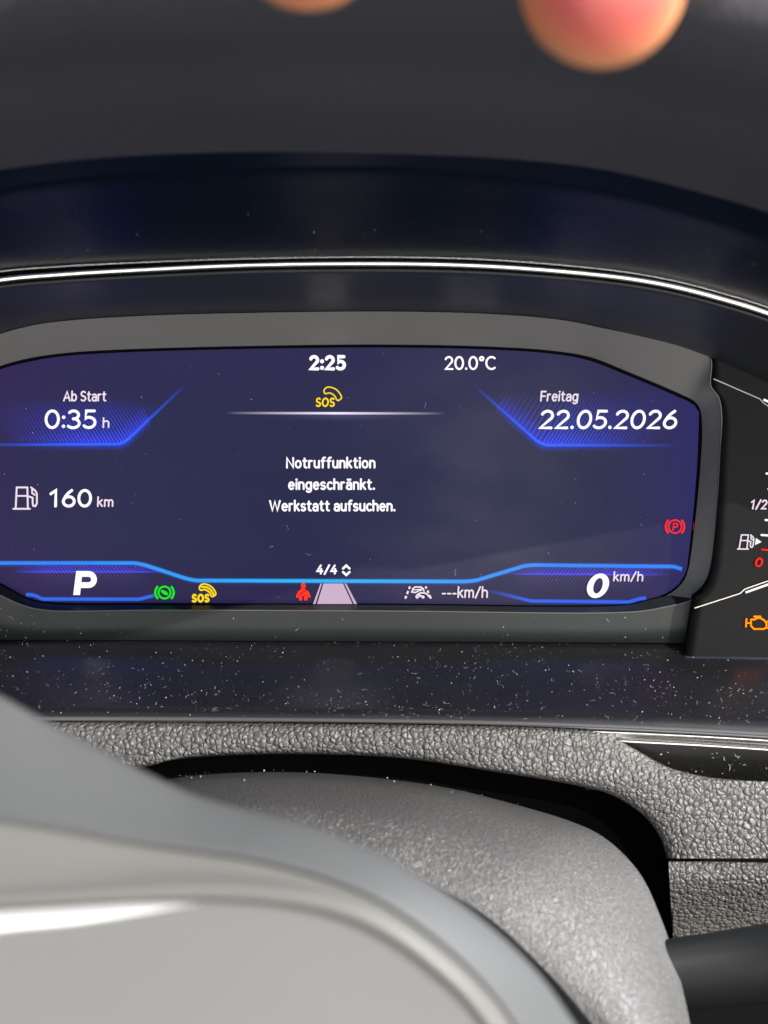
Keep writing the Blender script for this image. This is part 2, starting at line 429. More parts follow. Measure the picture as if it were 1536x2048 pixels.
def leather_row(f, z, ins=0.0):
    return [P(a[0] * (1 - f) + b[0] * f, a[1] * (1 - f) + b[1] * f, z) for a, b in zip(cu, cv)]
lr = [leather_row(-0.01, ZL + 0.006), leather_row(0.0, ZL + 0.0016), leather_row(0.03, ZL + 0.0004), leather_row(0.1, ZL - 0.0008), leather_row(0.3, ZL - 0.0016), leather_row(0.6, ZL - 0.0020),
      leather_row(0.85, ZL - 0.0018), leather_row(0.95, ZL - 0.0010), leather_row(0.99, ZL + 0.0002), leather_row(1.003, ZL + 0.002), leather_row(1.0, ZL + 0.006)]
loft('grained_skin', lr, M['leather'], dash, sub=3)
# opening for the steering column: dark walls going in
cvo = [(x, y) for x, y in V] + [(1345, 1770), (1346, 1850), (1345, 2000), (1345, 2300)]
o1 = rowz(cvo, ZL + 0.003, 160); o2 = rowz(cvo, ZL + 0.030, 160); o3 = [P(x * 0.9 + 60, y * 0.9 + 190, ZL + 0.05) for x, y in catmull(cvo, 160)]
loft('column_opening', [o1, o2, o3], M['black'], dash)
bk = [[P(-500, 1480, 0.41), P(2100, 1480, 0.41)], [P(-500, 2600, 0.41), P(2100, 2600, 0.41)]]
loft('dark_backing', bk, M['black'], dash)  # black sheet in place of the darkness under the dashboard
# lower skin under the seam
lo_t = [(1337, 1722), (1450, 1723), (1536, 1725), (1700, 1728), (1940, 1732)]
lo_b = [(1347, 1900), (1450, 1900), (1536, 1900), (1700, 1905), (1940, 1910)]
ct = catmull(lo_t, 60); cb = catmull(lo_b, 60)
def lrow(f, z): return [P(a[0] * (1 - f) + b[0] * f, a[1] * (1 - f) + b[1] * f, z) for a, b in zip(ct, cb)]
loft('lower_skin', [lrow(0.0, ZL + 0.006), lrow(0.005, ZL + 0.001), lrow(0.03, ZL - 0.0008), lrow(0.25, ZL - 0.0008), lrow(0.6, ZL + 0.004), lrow(1.0, ZL + 0.014), lrow(1.15, ZL + 0.03)], M['leather'], dash, sub=4)
# inlay on the right: polished strip and black insert
I0 = [(1170, 1460), (1250, 1463), (1400, 1470), (1536, 1478), (1800, 1496), (2000, 1512)]
I1 = [(1170, 1471), (1250, 1476), (1400, 1484), (1536, 1493), (1800, 1512), (2000, 1528)]
I2 = [(1170, 1478), (1250, 1484), (1400, 1492), (1536, 1501), (1800, 1520), (2000, 1537)]
inl, _ = loft('inlay_strip', [rowz(I0, 0.3575), rowz(I0, 0.3557, dy=1.5), [(a + b) / 2 - FW * 0.0001 for a, b in zip(rowz(I0, 0.3557), rowz(I1, 0.3566))], rowz(I1, 0.3566, dy=2), rowz(I1, 0.3576, dy=3)], M['chrome'], dash, sub=3)
tube('inlay_edge', rowz(I2, 0.3573, dy=-1.5), 0.00026, M['chrome'], dash, seg=8)
loft('black_insert', [rowz(I2, 0.3580), rowz(I2, 0.3576, dy=3), rowz([(1170, 1580), (1536, 1590), (2000, 1600)], 0.362)], M['insert'], dash, sub=3)

# ================================================================== the instrument cluster
clu = thing('instrument_cluster', 'lit digital instrument cluster with navy display in a grey bezel', 'instrument cluster', PS(660, 1280, 0.0))
OUT = [(-60, 690, 12.5), (0, 668, 12.5), (70, 650, 12.5), (150, 640, 12.5), (280, 632, 12.5), (400, 628, 12.5), (768, 623, 12.5), (1000, 629, 12.5), (1130, 641, 12.5), (1200, 655, 12.5), (1270, 670, 12), (1340, 687, 11.5), (1419, 714, 10.5),
       (1421, 771, 9.5), (1437, 795, 9), (1443, 835, 8.5), (1440, 900, 8), (1432, 1050, 7), (1423, 1140, 6), (1412, 1172, 5.5), (1388, 1197, 5), (1320, 1216, 5), (1262, 1224, 5), (768, 1222, 5), (300, 1220, 5), (90, 1220, 5), (45, 1210, 5), (0, 1190, 5.5),
       (-60, 1160, 6), (-100, 1110, 7), (-112, 950, 8.5), (-106, 800, 10), (-92, 735, 11)]
INN = [(-40, 750), (0, 732), (60, 716), (130, 706), (220, 700), (400, 694), (768, 689), (1000, 694), (1110, 702), (1180, 714), (1245, 739), (1310, 766), (1365, 790),
       (1388, 802), (1400, 818), (1404, 850), (1401, 930), (1388, 1060), (1376, 1140), (1365, 1165), (1335, 1190), (1300, 1200), (1258, 1210), (768, 1210), (300, 1209), (100, 1207), (60, 1200), (20, 1180),
       (-30, 1150), (-60, 1110), (-80, 950), (-76, 800), (-62, 768)]
mo = matched(OUT, 8, True); mi = matched(INN, 8, True)
r_out = [PS(x, y, o * 0.001) for x, y, o in mo]
r_inn = [PS(x, y, 0.0012) for x, y in mi]
r_inn2 = [PS(x, y, -0.001) for x, y in mi]
def mixr(a, b, t): return [p * (1 - t) + q * t for p, q in zip(a, b)]
bez_rows = [mixr(r_out, r_inn, 0.0), mixr(r_out, r_inn, 0.012), mixr(r_out, r_inn, 0.5), mixr(r_out, r_inn, 0.985), r_inn, r_inn2]
NL = 20 * 8
bezel, _ = loft('bezel_frame', [r[:NL + 1] for r in bez_rows], M['bezel'], clu)
loft('lower_bezel_edge', [r[NL:] + r[:1] for r in bez_rows], M['plate'], clu)  # same ring in a darker grey: its shade is put into the colour
# raised rim line round the ring (right and bottom)
rim_i = [k for k in range(12 * 8, 28 * 8)]
tube('bezel_rim', [r_out[k] + S_N * 0.0001 for k in rim_i], 0.00020, M['edge'], clu, seg=8)
# plate below the ring
bot = [k for k in range(20 * 8, 27 * 8 + 1)]
top_row = [r_out[k] for k in bot]
bl = [(1370, 1283), (1200, 1282), (768, 1281), (300, 1278), (0, 1276), (-100, 1275)]
bl_c = catmull(bl, len(bot))
# pair bottom points by x of the upper row
xs = [mo[k][0] for k in bot]
xa, xb = xs[0], xs[-1]
bot_row = []
for x in xs:
    f = (x - xa) / (xb - xa); xx = 1370 + f * (-20 - 1370)
    yy = 1276 + 7 * (xx / 1370.0)
    bot_row.append(PS(xx, yy + 3, 0.0048))
loft('lower_plate', [top_row, mixr(top_row, bot_row, 0.02), mixr(top_row, bot_row, 0.5), bot_row, [p - S_N * 0.004 for p in bot_row]], M['plate'], clu)
lpl = [PS(x, y, 0.0058) for x, y in [(0, 1190), (-60, 1160), (-100, 1110), (-112, 950), (-106, 800), (-92, 735), (-60, 690)]]
lpr = [PS(x, y, 0.0056) for x, y in [(-20, 1279), (-180, 1275), (-400, 1270), (-500, 1100), (-500, 900), (-400, 800), (-130, 722)]]
loft('side_plate', [lpl, lpr], M['gauge'], clu)
# display surface
NT = 90
top_px = catmull([(-62, 772), (-38, 757), (0, 739), (60, 723), (130, 712), (220, 706), (400, 700), (768, 695), (1000, 700), (1108, 708), (1178, 721), (1243, 746), (1308, 773), (1363, 797), (1386, 808), (1398, 825)], NT)
bot_px = catmull([(-62, 1105), (-30, 1146), (20, 1176), (60, 1197), (100, 1204), (300, 1206), (768, 1207), (1258, 1207), (1300, 1197), (1334, 1186), (1362, 1163), (1374, 1138)], NT)
def bgcol(x, y):
    # the panel's own backlight: violet towards the left and top, bluer at the right rim
    c = [31, 34, 70]
    l = max(0, (420 - x) / 420); r = max(0, (x - 1150) / 250); t = max(0, (900 - y) / 210); b = max(0, (y - 1080) / 130)
    c[0] += 9 * l * l + 5 * t - 1 * r + 2 * b; c[1] += -2 * l - 2 * t - 8 * r - 9 * b; c[2] += 6 * l + 5 * t + 26 * r * r + 3 * b
    return EM(c)
verts, faces, cols = [], [], []
NR = 26
for i in range(NR):
    f = i / (NR - 1)
    for a, b in zip(top_px, bot_px):
        # sides bow out a little
        e = math.sin(math.pi * f)
        x = a[0] * (1 - f) + b[0] * f; y = a[1] * (1 - f) + b[1] * f
        w = (x - 660) / 740.0
        x += 9 * e * max(0, abs(w) - 0.9) * 10 * (1 if w > 0 else -1) * 0.6
        verts.append(PS(x, y, 0.0004)); cols.append(bgcol(x, y))
for i in range(NR - 1):
    for j in range(NT - 1):
        k = i * NT + j; faces.append((k, k + NT, k + NT + 1, k + 1))
screen = mesh_obj('display_screen', verts, faces, M['screen'], clu)
ca = screen.data.color_attributes.new('Col', 'FLOAT_COLOR', 'POINT')
for k, c in enumerate(cols): ca.data[k].color = (*c, 1)
# black mask behind it, to the ring
sm = [PS(x, y, -0.0002) for x, y in mi]
mesh_obj('screen_mask', sm, [tuple(range(len(sm)))], M['black'], clu, smooth=False)

# ---- side gauge panel on the right
gp_l = [mo[k] for k in range(12 * 8, 20 * 8 + 1)]
gl = [PS(x + 2.2, y, 0.0088) for x, y, _ in gp_l] + [PS(1381 + 2, 1240, 0.0088), PS(1370 + 2, 1312, 0.0088)]
n = len(gl)
ra = [PS(1419 + (2000 - 1419) * 1.0, 1010 - 0 + (1322 - 1010) * k / (n - 1), 0.0088) for k in range(n)]
tp = catmull([(1421, 714.5), (1536, 763), (1700, 845), (2000, 1010)], 30)
gr = []
for q in range(30):
    f = q / 29.0
    row = []
    for k in range(n):
        s = k / (n - 1)
        base = gl[k] * (1 - f) + ra[k] * f
        row.append(base)
    gr.append(row)
# replace the top edge by the true outline and relax inside
for q in range(30):
    t = PS(tp[q][0], tp[q][1], 0.0088)
    d = t - gr[q][0]
    for k in range(n):
        gr[q][k] = gr[q][k] + d * (1 - k / (n - 1)) ** 2
gl_in = [p - S_N * 0.006 for p in gr[0]]
gauge, _ = loft('gauge_panel', [gl_in] + gr, M['gauge'], clu)
GO = 0.0092

# ------------------------------------------------------------------ lettering and pictograms (strokes laid on the display)
def arc(cx, cy, rx, ry, a0, a1, n=None):
    n = n or max(6, int(abs(a1 - a0) / 12))
    return [(cx + rx * math.cos(R(a0 + (a1 - a0) * i / n)), cy + ry * math.sin(R(a0 + (a1 - a0) * i / n))) for i in range(n + 1)]
def sm_path(pts): return catmull(pts, 16)
X = 0.70
GL = {
 '0': (0.62, [arc(.31, .5, .31, .5, 90, 450, 40)]),
 '1': (0.46, [[(.04, .78), (.30, 1), (.30, 0)]]),
 '2': (0.56, [arc(.27, .72, .27, .28, 160, -30) + [(.02, 0), (.56, 0)]]),
 '3': (0.54, [arc(.24, .76, .25, .24, 145, -90) , arc(.22, .26, .31, .27, 88, -140)]),
 '4': (0.58, [[(.34, 1), (0, .3), (.58, .3)], [(.43, .58), (.43, 0)]]),
 '5': (0.54, [[(.50, 1), (.10, 1), (.06, .56)] + arc(.23, .31, .31, .31, 122, -140)]),
 '6': (0.58, [sm_path([(.44, 1.0), (.22, .78), (.06, .5), (0, .3)]), arc(.29, .3, .29, .3, 90, 450, 30)]),
 'C': (0.62, [arc(.42, .5, .42, .5, 52, 308)]),
 'S': (0.54, [arc(.27, .745, .25, .255, 38, 270) + arc(.26, .245, .28, .245, 90, -142)[1:]]),
 'O': (0.78, [arc(.39, .5, .39, .5, 90, 450, 40)]),
 'A': (0.72, [[(0, 0), (.36, 1), (.72, 0)], [(.13, .32), (.59, .32)]]),
 'N': (0.64, [[(0, 0), (0, 1), (.64, 0), (.64, 1)]]),
 'W': (1.05, [[(0, 1), (.26, 0), (.525, .95), (.79, 0), (1.05, 1)]]),
 'F': (0.48, [[(.48, 1), (0, 1), (0, 0)], [(0, .5), (.42, .5)]]),
 'P': (0.56, [[(0, 0), (0, 1), (.28, 1)] + arc(.28, .72, .28, .28, 90, -90)[1:] + [(0, .44)]]),
 'a': (0.46, [arc(.23, .47, .23, .23, 150, 0) + [(.46, 0)], [(.46, .40), (.24, .40)] + arc(.19, .195, .19, .2, 90, 270) + [(.30, 0), (.46, .12)]]),
 'b': (0.52, [[(0, 1.04), (0, 0)], arc(.26, .35, .26, .35, 0, 360, 24)]),
 'c': (0.42, [arc(.26, .35, .26, .35, 50, 310)]),
 'e': (0.50, [[(.02, .37), (.49, .37)] + arc(.255, .35, .245, .35, 6, 312)]),
 'f': (0.34, [[(.36, 1.04)] + arc(.30, .85, .17, .19, 90, 180) + [(.13, 0)], [(0, X), (.32, X)]]),
 'g': (0.50, [arc(.25, .35, .25, .35, 0, 360, 24), [(.5, X), (.5, -.06)] + arc(.25, -.06, .25, .24, 0, -140)]),
 'h': (0.46, [[(0, 1.04), (0, 0)], arc(.23, .46, .23, .24, 180, 0) + [(.46, 0)]]),
 'i': (0.02, [[(0.01, X), (0.01, 0)], [(0.01, .98), (0.01, .981)]]),
 'k': (0.44, [[(0, 1.04), (0, 0)], [(.40, X), (.02, .32)], [(.13, .42), (.44, 0)]]),
 'm': (0.78, [[(0, X), (0, 0)], arc(.195, .46, .195, .24, 180, 0) + [(.39, 0)], arc(.585, .46, .195, .24, 180, 0) + [(.78, 0)]]),
 'n': (0.46, [[(0, X), (0, 0)], arc(.23, .46, .23, .24, 180, 0) + [(.46, 0)]]),
 'o': (0.52, [arc(.26, .35, .26, .35, 90, 450, 24)]),
 'r': (0.30, [[(0, X), (0, 0)], arc(.22, .44, .22, .26, 180, 75)]),
 's': (0.40, [arc(.20, .525, .19, .175, 35, 270) + arc(.195, .175, .205, .175, 90, -145)[1:]]),
 't': (0.34, [[(.13, .94), (.13, .19)] + arc(.30, .19, .17, .19, 180, 285)[1:], [(0, X), (.33, X)]]),
 'u': (0.46, [[(0, X), (0, .23)] + arc(.22, .23, .22, .23, 180, 360)[1:] , [(.46, X), (.46, 0)]]),
 '.': (0.04, [[(.02, .03), (.02, .031)]]),
 ':': (0.04, [[(.02, .08), (.02, .081)], [(.02, .62), (.02, .621)]]),
 '/': (0.42, [[(0, -.06), (.42, 1.04)]]),
 '-': (0.28, [[(0, .36), (.28, .36)]]),
 '°': (0.28, [arc(.14, .86, .14, .14, 90, 450, 18)]),
}
GL['ä'] = (GL['a'][0], GL['a'][1] + [[(.12, .98), (.12, .981)], [(.34, .98), (.34, .981)]])

class Ink:
    """strokes and fills in photograph pixels, laid on the display plane at a height"""
    def __init__(s, off=0.0007, plane=None): s.v = []; s.f = []; s.c = []; s.off = off; s.k = 0
    def pt(s, x, y, col=None):
        s.v.append(PS(x, y, s.off + s.k * 2e-7)); s.c.append(col or (0, 0, 0)); return len(s.v) - 1
    def fill(s, pts, cols=None):
        s.k += 1
        s.f.append(tuple(s.pt(x, y, cols[i] if cols else None) for i, (x, y) in enumerate(pts)))
    def stroke(s, pts, w, cap='round', closed=False, widths=None):
        s.k += 1
        n = len(pts)
        if closed and math.dist(pts[0], pts[-1]) < 1e-3: pts = pts[:-1]; n -= 1
        ids = []
        for i, (x, y) in enumerate(pts):
            if closed: a, b = pts[i - 1], pts[(i + 1) % n]
            else: a, b = pts[max(i - 1, 0)], pts[min(i + 1, n - 1)]
            d1 = (x - a[0], y - a[1]); d2 = (b[0] - x, b[1] - y)
            l1 = math.hypot(*d1); l2 = math.hypot(*d2)
            if l1 < 1e-9: d1, l1 = d2, l2
            if l2 < 1e-9: d2, l2 = d1, l1
            if l1 < 1e-9: d1 = d2 = (1, 0); l1 = l2 = 1
            n1 = (-d1[1] / l1, d1[0] / l1); n2 = (-d2[1] / l2, d2[0] / l2)
            mx, my = n1[0] + n2[0], n1[1] + n2[1]; ml = math.hypot(mx, my)
            if ml < 0.2: mx, my = n1; ml = 1; sc_ = 1
            else:
                mx /= ml; my /= ml; sc_ = min(1.8, 1 / max(0.3, mx * n1[0] + my * n1[1]))
            h = (widths[i] if widths else w) / 2 * sc_
            ids.append((s.pt(x + mx * h, y + my * h), s.pt(x - mx * h, y - my * h)))
        for i in range(n if closed else n - 1):
            a, b = ids[i], ids[(i + 1) % n]
            s.f.append((a[0], a[1], b[1], b[0]))
        if cap == 'round' and not closed:
            for (x, y) in (pts[0], pts[-1]):
                s.k += 1
                r = w / 2
                s.f.append(tuple(s.pt(x + r * math.cos(k * math.pi / 6), y + r * math.sin(k * math.pi / 6)) for k in range(12)))
    def disc(s, x, y, rx, ry=None, n=20):
        ry = ry or rx
        s.fill([(x + rx * math.cos(2 * math.pi * k / n), y + ry * math.sin(2 * math.pi * k / n)) for k in range(n)])
    def text(s, t, x0, x1, base, cap, w, slant=0.0, gap=0.11, drop=0.0):
        """fit the words between x0 and x1; base line at BASE, capitals CAP high over all"""
        ch = cap - w; b = base - w / 2
        adv = []; x = 0.0
        for i, c in enumerate(t):
            if c == ' ': x += 0.34; continue
            g = GL[c]; adv.append((x, g)); x += g[0] + (gap + w / ch * 0.75)
        width = adv[-1][0] + adv[-1][1][0]
        tan = math.tan(R(slant))
        sx = (x1 - x0 - w - ch * tan * 0.6) / max(width, 1e-6)
        for ox, g in adv:
            for st in g[1]:
                pts = [(x0 + w / 2 + (ox + px) * sx + py * ch * tan, b - py * ch + drop * (ox + px) * sx) for px, py in st]
                dot = len(st) == 2 and math.dist(st[0], st[1]) < 0.01
                if dot: s.disc(pts[0][0], pts[0][1], w * 0.62)
                else:
                    cl = len(st) > 10 and math.dist(st[0], st[-1]) < 1e-3
                    s.stroke(pts, w, 'round', cl)
    def build(s, name, mat, parent=None, colors=False):
        o = mesh_obj(name, s.v, s.f, mat, parent if parent else screen, smooth=False)
        if colors:
            ca = o.data.color_attributes.new('Col', 'FLOAT_COLOR', 'POINT')
            for k, c in enumerate(s.c): ca.data[k].color = (*c, 1)
        return o

def words(name, t, x0, x1, base, cap, w, slant=0.0, mat='white', drop=0.0, off=0.0009):
    i = Ink(off); i.text(t, x0, x1, base, cap, w, slant, drop=drop); return i.build(name, M[mat])

# --- soft lit bands, hatching and lines of the frames
def glow(ink, a, b, na, nb, ca, cb=None):
    """quad a-b widened to na-nb: colour ca/cb at the line fading to nothing"""
    ink.k += 1
    ink.f.append((ink.pt(*a, ca), ink.pt(*b, cb or ca), ink.pt(*nb, (0, 0, 0)), ink.pt(*na, (0, 0, 0))))
def polyfade(ink, pts, cols, w):
    """line with colours per point (added light), soft sides"""
    for i in range(len(pts) - 1):
        a, b = pts[i], pts[i + 1]
        d = (b[0] - a[0], b[1] - a[1]); l = math.hypot(*d); nx, ny = -d[1] / l, d[0] / l
        for sgn in (1, -1):
            h0, h1 = w * 0.35, w * 0.75
            ink.k += 1
            ink.f.append((ink.pt(*a, cols[i]), ink.pt(*b, cols[i + 1]), ink.pt(b[0] + sgn * nx * h0, b[1] + sgn * ny * h0, cols[i + 1]), ink.pt(a[0] + sgn * nx * h0, a[1] + sgn * ny * h0, cols[i])))
            glow(ink, (a[0] + sgn * nx * h0, a[1] + sgn * ny * h0), (b[0] + sgn * nx * h0, b[1] + sgn * ny * h0), (a[0] + sgn * nx * h1, a[1] + sgn * ny * h1), (b[0] + sgn * nx * h1, b[1] + sgn * ny * h1), cols[i], cols[i + 1])
def K(rgb, g=1.0): return EM(rgb, g)
Z0 = (0, 0, 0)
def densify(pts, step=14):
    out = [pts[0]]
    for a, b in zip(pts, pts[1:]):
        n = max(1, int(math.dist(a, b) / step))
        out += [(a[0] + (b[0] - a[0]) * k / n, a[1] + (b[1] - a[1]) * k / n) for k in range(1, n + 1)]
    return out
def scale_c(c, g): return tuple(x * g for x in c)

# upper left frame
i = Ink(0.0006)
pl = densify([(-60, 890), (240, 888), (255, 880), (372, 768)])
def fade_l(p):
    x = p[0]
    if x <= 245: return 0.25 + 0.75 * max(0, min(1, (x + 20) / 180))
    return max(0.0, 1 - (x - 245) / 125) ** 0.8
polyfade(i, pl, [scale_c(K((0, 84, 236)), fade_l(p)) for p in pl], 5)
for a, b in zip(pl, pl[1:]):      # glow under the line
    if b[0] < 300:
        g0, g1 = fade_l(a) * max(0, min(1, (a[0] - 20) / 160)), fade_l(b) * max(0, min(1, (b[0] - 20) / 160))
        glow(i, a, b, (a[0] + 6, a[1] + 13), (b[0] + 6, b[1] + 13), scale_c(K((20, 50, 190)), g0 * .8), scale_c(K((20, 50, 190)), g1 * .8))
        glow(i, a, b, (a[0] - 14, a[1] - 28), (b[0] - 14, b[1] - 28), scale_c(K((30, 40, 180)), g0 * .8), scale_c(K((30, 40, 180)), g1 * .8))
i.build('upper_frame_line', M['vadd'], colors=True)
i = Ink(0.00065)
for k in range(48):               # hatching, leaning left going up
    xb = 20 + k * 7.2
    if xb < 250: x0_, y0_ = xb, 884
    else:
        t = (xb - 250) * 0.62; x0_, y0_ = 250 + t, 884 - t * 0.93
    ln = min(100, 130 - abs(xb - 230) * 0.1) * (0.9 if xb < 250 else max(0.12, 1 - (xb - 250) / 125))
    x1_, y1_ = x0_ - ln * 0.62, y0_ - ln
    s_ = max(0, min(1, (xb - 10) / 170)) * (1 if xb < 250 else max(0, 1 - (xb - 250) / 120))
    c = scale_c(K((30, 56, 215)), 1.25 * s_)
    i.k += 1; w_ = 1.6
    i.f.append((i.pt(x0_ - w_, y0_, c), i.pt(x0_ + w_, y0_, c), i.pt(x1_ + w_, y1_, Z0), i.pt(x1_ - w_, y1_, Z0)))
i.build('hatching', M['vadd'], colors=True)
# upper right frame
i = Ink(0.0006)
pr = densify([(950, 772), (1074, 882), (1090, 890), (1350, 891)])
def fade_r(p):
    x = p[0]
    if x >= 1085: return max(0, 1 - ((x - 1085) / 268) ** 1.5)
    return max(0.0, (x - 948) / 137) ** 0.8
polyfade(i, pr, [scale_c(K((0, 82, 236)), fade_r(p)) for p in pr], 5)
for a, b in zip(pr, pr[1:]):
    if a[0] > 990:
        g0, g1 = fade_r(a) * max(0, 1 - max(0, a[0] - 1100) / 200), fade_r(b) * max(0, 1 - max(0, b[0] - 1100) / 200)
        glow(i, a, b, (a[0] - 6, a[1] + 13), (b[0] - 6, b[1] + 13), scale_c(K((20, 50, 190)), g0 * .8), scale_c(K((20, 50, 190)), g1 * .8))
        glow(i, a, b, (a[0] + 16, a[1] - 28), (b[0] + 16, b[1] - 28), scale_c(K((30, 40, 180)), g0 * .8), scale_c(K((30, 40, 180)), g1 * .8))
i.build('upper_frame_line', M['vadd'], colors=True)
i = Ink(0.00065)
for k in range(50):
    xb = 985 + k * 7.2
    if xb > 1085: x0_, y0_ = xb, 887
    else:
        t = 1085 - xb; x0_, y0_ = xb, 887 - t * 0.89
    ln = 105 * (1 if xb > 1085 else max(0.12, 1 - (1085 - xb) / 115))
    x1_, y1_ = x0_ + ln * 0.62, y0_ - ln
    s_ = max(0, 1 - max(0, xb - 1110) / 200) * (1 if xb > 1085 else max(0, 1 - (1085 - xb) / 110))
    c = scale_c(K((30, 56, 215)), 1.25 * s_)
    i.k += 1; w_ = 1.6
    i.f.append((i.pt(x0_ - w_, y0_, c), i.pt(x0_ + w_, y0_, c), i.pt(x1_ + w_, y1_, Z0), i.pt(x1_ - w_, y1_, Z0)))
i.build('hatching', M['vadd'], colors=True)
# white rule below the emergency symbol
i = Ink(0.0006)
pw = densify([(455, 826), (900, 827)], 10)
polyfade(i, pw, [scale_c(K((250, 235, 250)), max(0, 1 - abs(p[0] - 670) / 222) ** 1.1) for p in pw], 4)
for a, b in zip(pw, pw[1:]):
    f0 = max(0, 1 - abs(a[0] - 680) / 170) ** 1.5; f1 = max(0, 1 - abs(b[0] - 680) / 170) ** 1.5
    glow(i, a, b, (a[0], a[1] + 16), (b[0], b[1] + 16), scale_c(K((70, 66, 96)), f0), scale_c(K((70, 66, 96)), f1))
i.build('white_rule', M['vadd'], colors=True)
# the long lower line
i = Ink(0.0006)
pb = densify([(-60, 1126), (270, 1126), (290, 1130), (372, 1157), (392, 1161), (930, 1163), (952, 1161), (1048, 1132), (1064, 1130), (1348, 1133), (1364, 1138)])
def fade_b(p):
    x = p[0]
    base = 0.85 if x < 300 else 1.0
    return base
def col_b(p):
    x = p[0]
    t = max(0, 1 - abs(x - 620) / 500)
    return K((0, 124 + 56 * t, 228))
polyfade(i, pb, [col_b(p) for p in pb], 6.5)
for a, b in zip(pb, pb[1:]):
    glow(i, a, b, (a[0], a[1] + 10), (b[0], b[1] + 10), K((14, 40, 110)))
    glow(i, a, b, (a[0], a[1] - 8), (b[0], b[1] - 8), K((10, 30, 90)))
i.build('lower_frame_line', M['vadd'], colors=True)
# lower boxes: hatching, thin mid lines, bottom lines
def lower_box(xs0, xs1, lean, ytop, ymid, ybot):
    i = Ink(0.00065)
    k = xs0
    while k < xs1:
        e = max(0, min(1, (k - xs0) / 70)) * max(0, min(1, (xs1 - k) / 70))
        c1 = scale_c(K((52, 46, 190)), 0.95 * e); c2 = scale_c(K((70, 58, 110)), 0.75 * e)
        w_ = 1.5
        dx = lean * (ymid - ytop) * 0.7
        i.k += 1; i.f.append((i.pt(k - w_, ytop, scale_c(c1, .8)), i.pt(k + w_, ytop, scale_c(c1, .8)), i.pt(k + dx + w_, ymid, c1), i.pt(k + dx - w_, ymid, c1)))
        dx2 = lean * (ybot - ymid) * 0.7
        i.k += 1; i.f.append((i.pt(k + dx - w_, ymid, c2), i.pt(k + dx + w_, ymid, c2), i.pt(k + dx + dx2 + w_, ybot, Z0), i.pt(k + dx + dx2 - w_, ybot, Z0)))
        k += 7.0
    i.build('hatching', M['vadd'], colors=True)
lower_box(20, 300, 1, 1131, 1144, 1180)
lower_box(1030, 1340, -1, 1136, 1149, 1186)
i = Ink(0.0006)
pm = densify([(20, 1144), (330, 1144)]); polyfade(i, pm, [scale_c(K((52, 50, 205)), max(0, min(1, (p[0] - 20) / 60, (330 - p[0]) / 40))) for p in pm], 2.4)
for a, b in zip(pm, pm[1:]): glow(i, a, b, (a[0], a[1] - 16), (b[0], b[1] - 16), scale_c(K((44, 40, 160)), 0.7 * max(0, min(1, (a[0] - 20) / 60, (330 - a[0]) / 60))), None)
i.build('box_line', M['vadd'], colors=True)
i = Ink(0.0006)
pm = densify([(1010, 1148), (1340, 1150)]); polyfade(i, pm, [scale_c(K((52, 50, 205)), max(0, min(1, (p[0] - 1010) / 40, (1340 - p[0]) / 90))) for p in pm], 2.4)
for a, b in zip(pm, pm[1:]): glow(i, a, b, (a[0], a[1] - 14), (b[0], b[1] - 14), scale_c(K((44, 40, 160)), 0.7 * max(0, min(1, (a[0] - 1010) / 60, (1340 - a[0]) / 90))), None)
i.build('box_line', M['vadd'], colors=True)
i = Ink(0.0006)
pq = densify([(52, 1189), (68, 1190), (84, 1198), (278, 1198.5), (308, 1191)]); polyfade(i, pq, [K((0, 100, 230)) for p in pq], 6)
i.build('box_bottom_line', M['vadd'], colors=True)
i = Ink(0.0006)
pq = densify([(975, 1181), (1062, 1202), (1258, 1204), (1280, 1197), (1292, 1196)]); polyfade(i, pq, [scale_c(K((0, 92, 230)), max(0.05, min(1, (p[0] - 970) / 90))) for p in pq], 6)
i.build('box_bottom_line', M['vadd'], colors=True)

# --- words
words('clock_text', '2:25', 618, 692, 741, 31, 6.6)
words('temperature_text', '20.0°C', 889, 990, 740, 28, 4.0, mat='white')
words('trip_caption', 'Ab Start', 126, 213, 803, 21.5, 3.2, 2, mat='pinkish')
words('trip_time', '0:35', 89, 193, 858, 39, 5.6, 1)
words('trip_unit', 'h', 205, 219, 856, 21, 3.2, 2, mat='pinkish')
words('weekday_text', 'Freitag', 1080, 1157, 803, 21.5, 3.2, 5, mat='pinkish')
words('date_text', '22.05.2026', 1077, 1356, 858.5, 39, 5.6, 9)
words('message_text', 'Notruffunktion', 572, 751, 937, 23, 3.9)
words('message_text', 'eingeschränkt.', 576, 750, 980, 23, 3.9)
words('message_text', 'Werkstatt aufsuchen.', 538, 791, 1023, 23, 3.9)
words('range_text', '160', 97, 184, 1015, 37, 5.6, 1)
words('range_unit', 'km', 194, 227, 1014, 21, 3.2, 2, mat='pinkish')
words('page_text', '4/4', 632, 675, 1149, 20, 3.8, 6)
words('limit_text', '---km/h', 883, 976, 1196, 23, 3.2, 2, mat='pinkish')
words('speed_unit', 'km/h', 1226, 1287, 1163, 20, 3.0, 5, mat='pinkish')
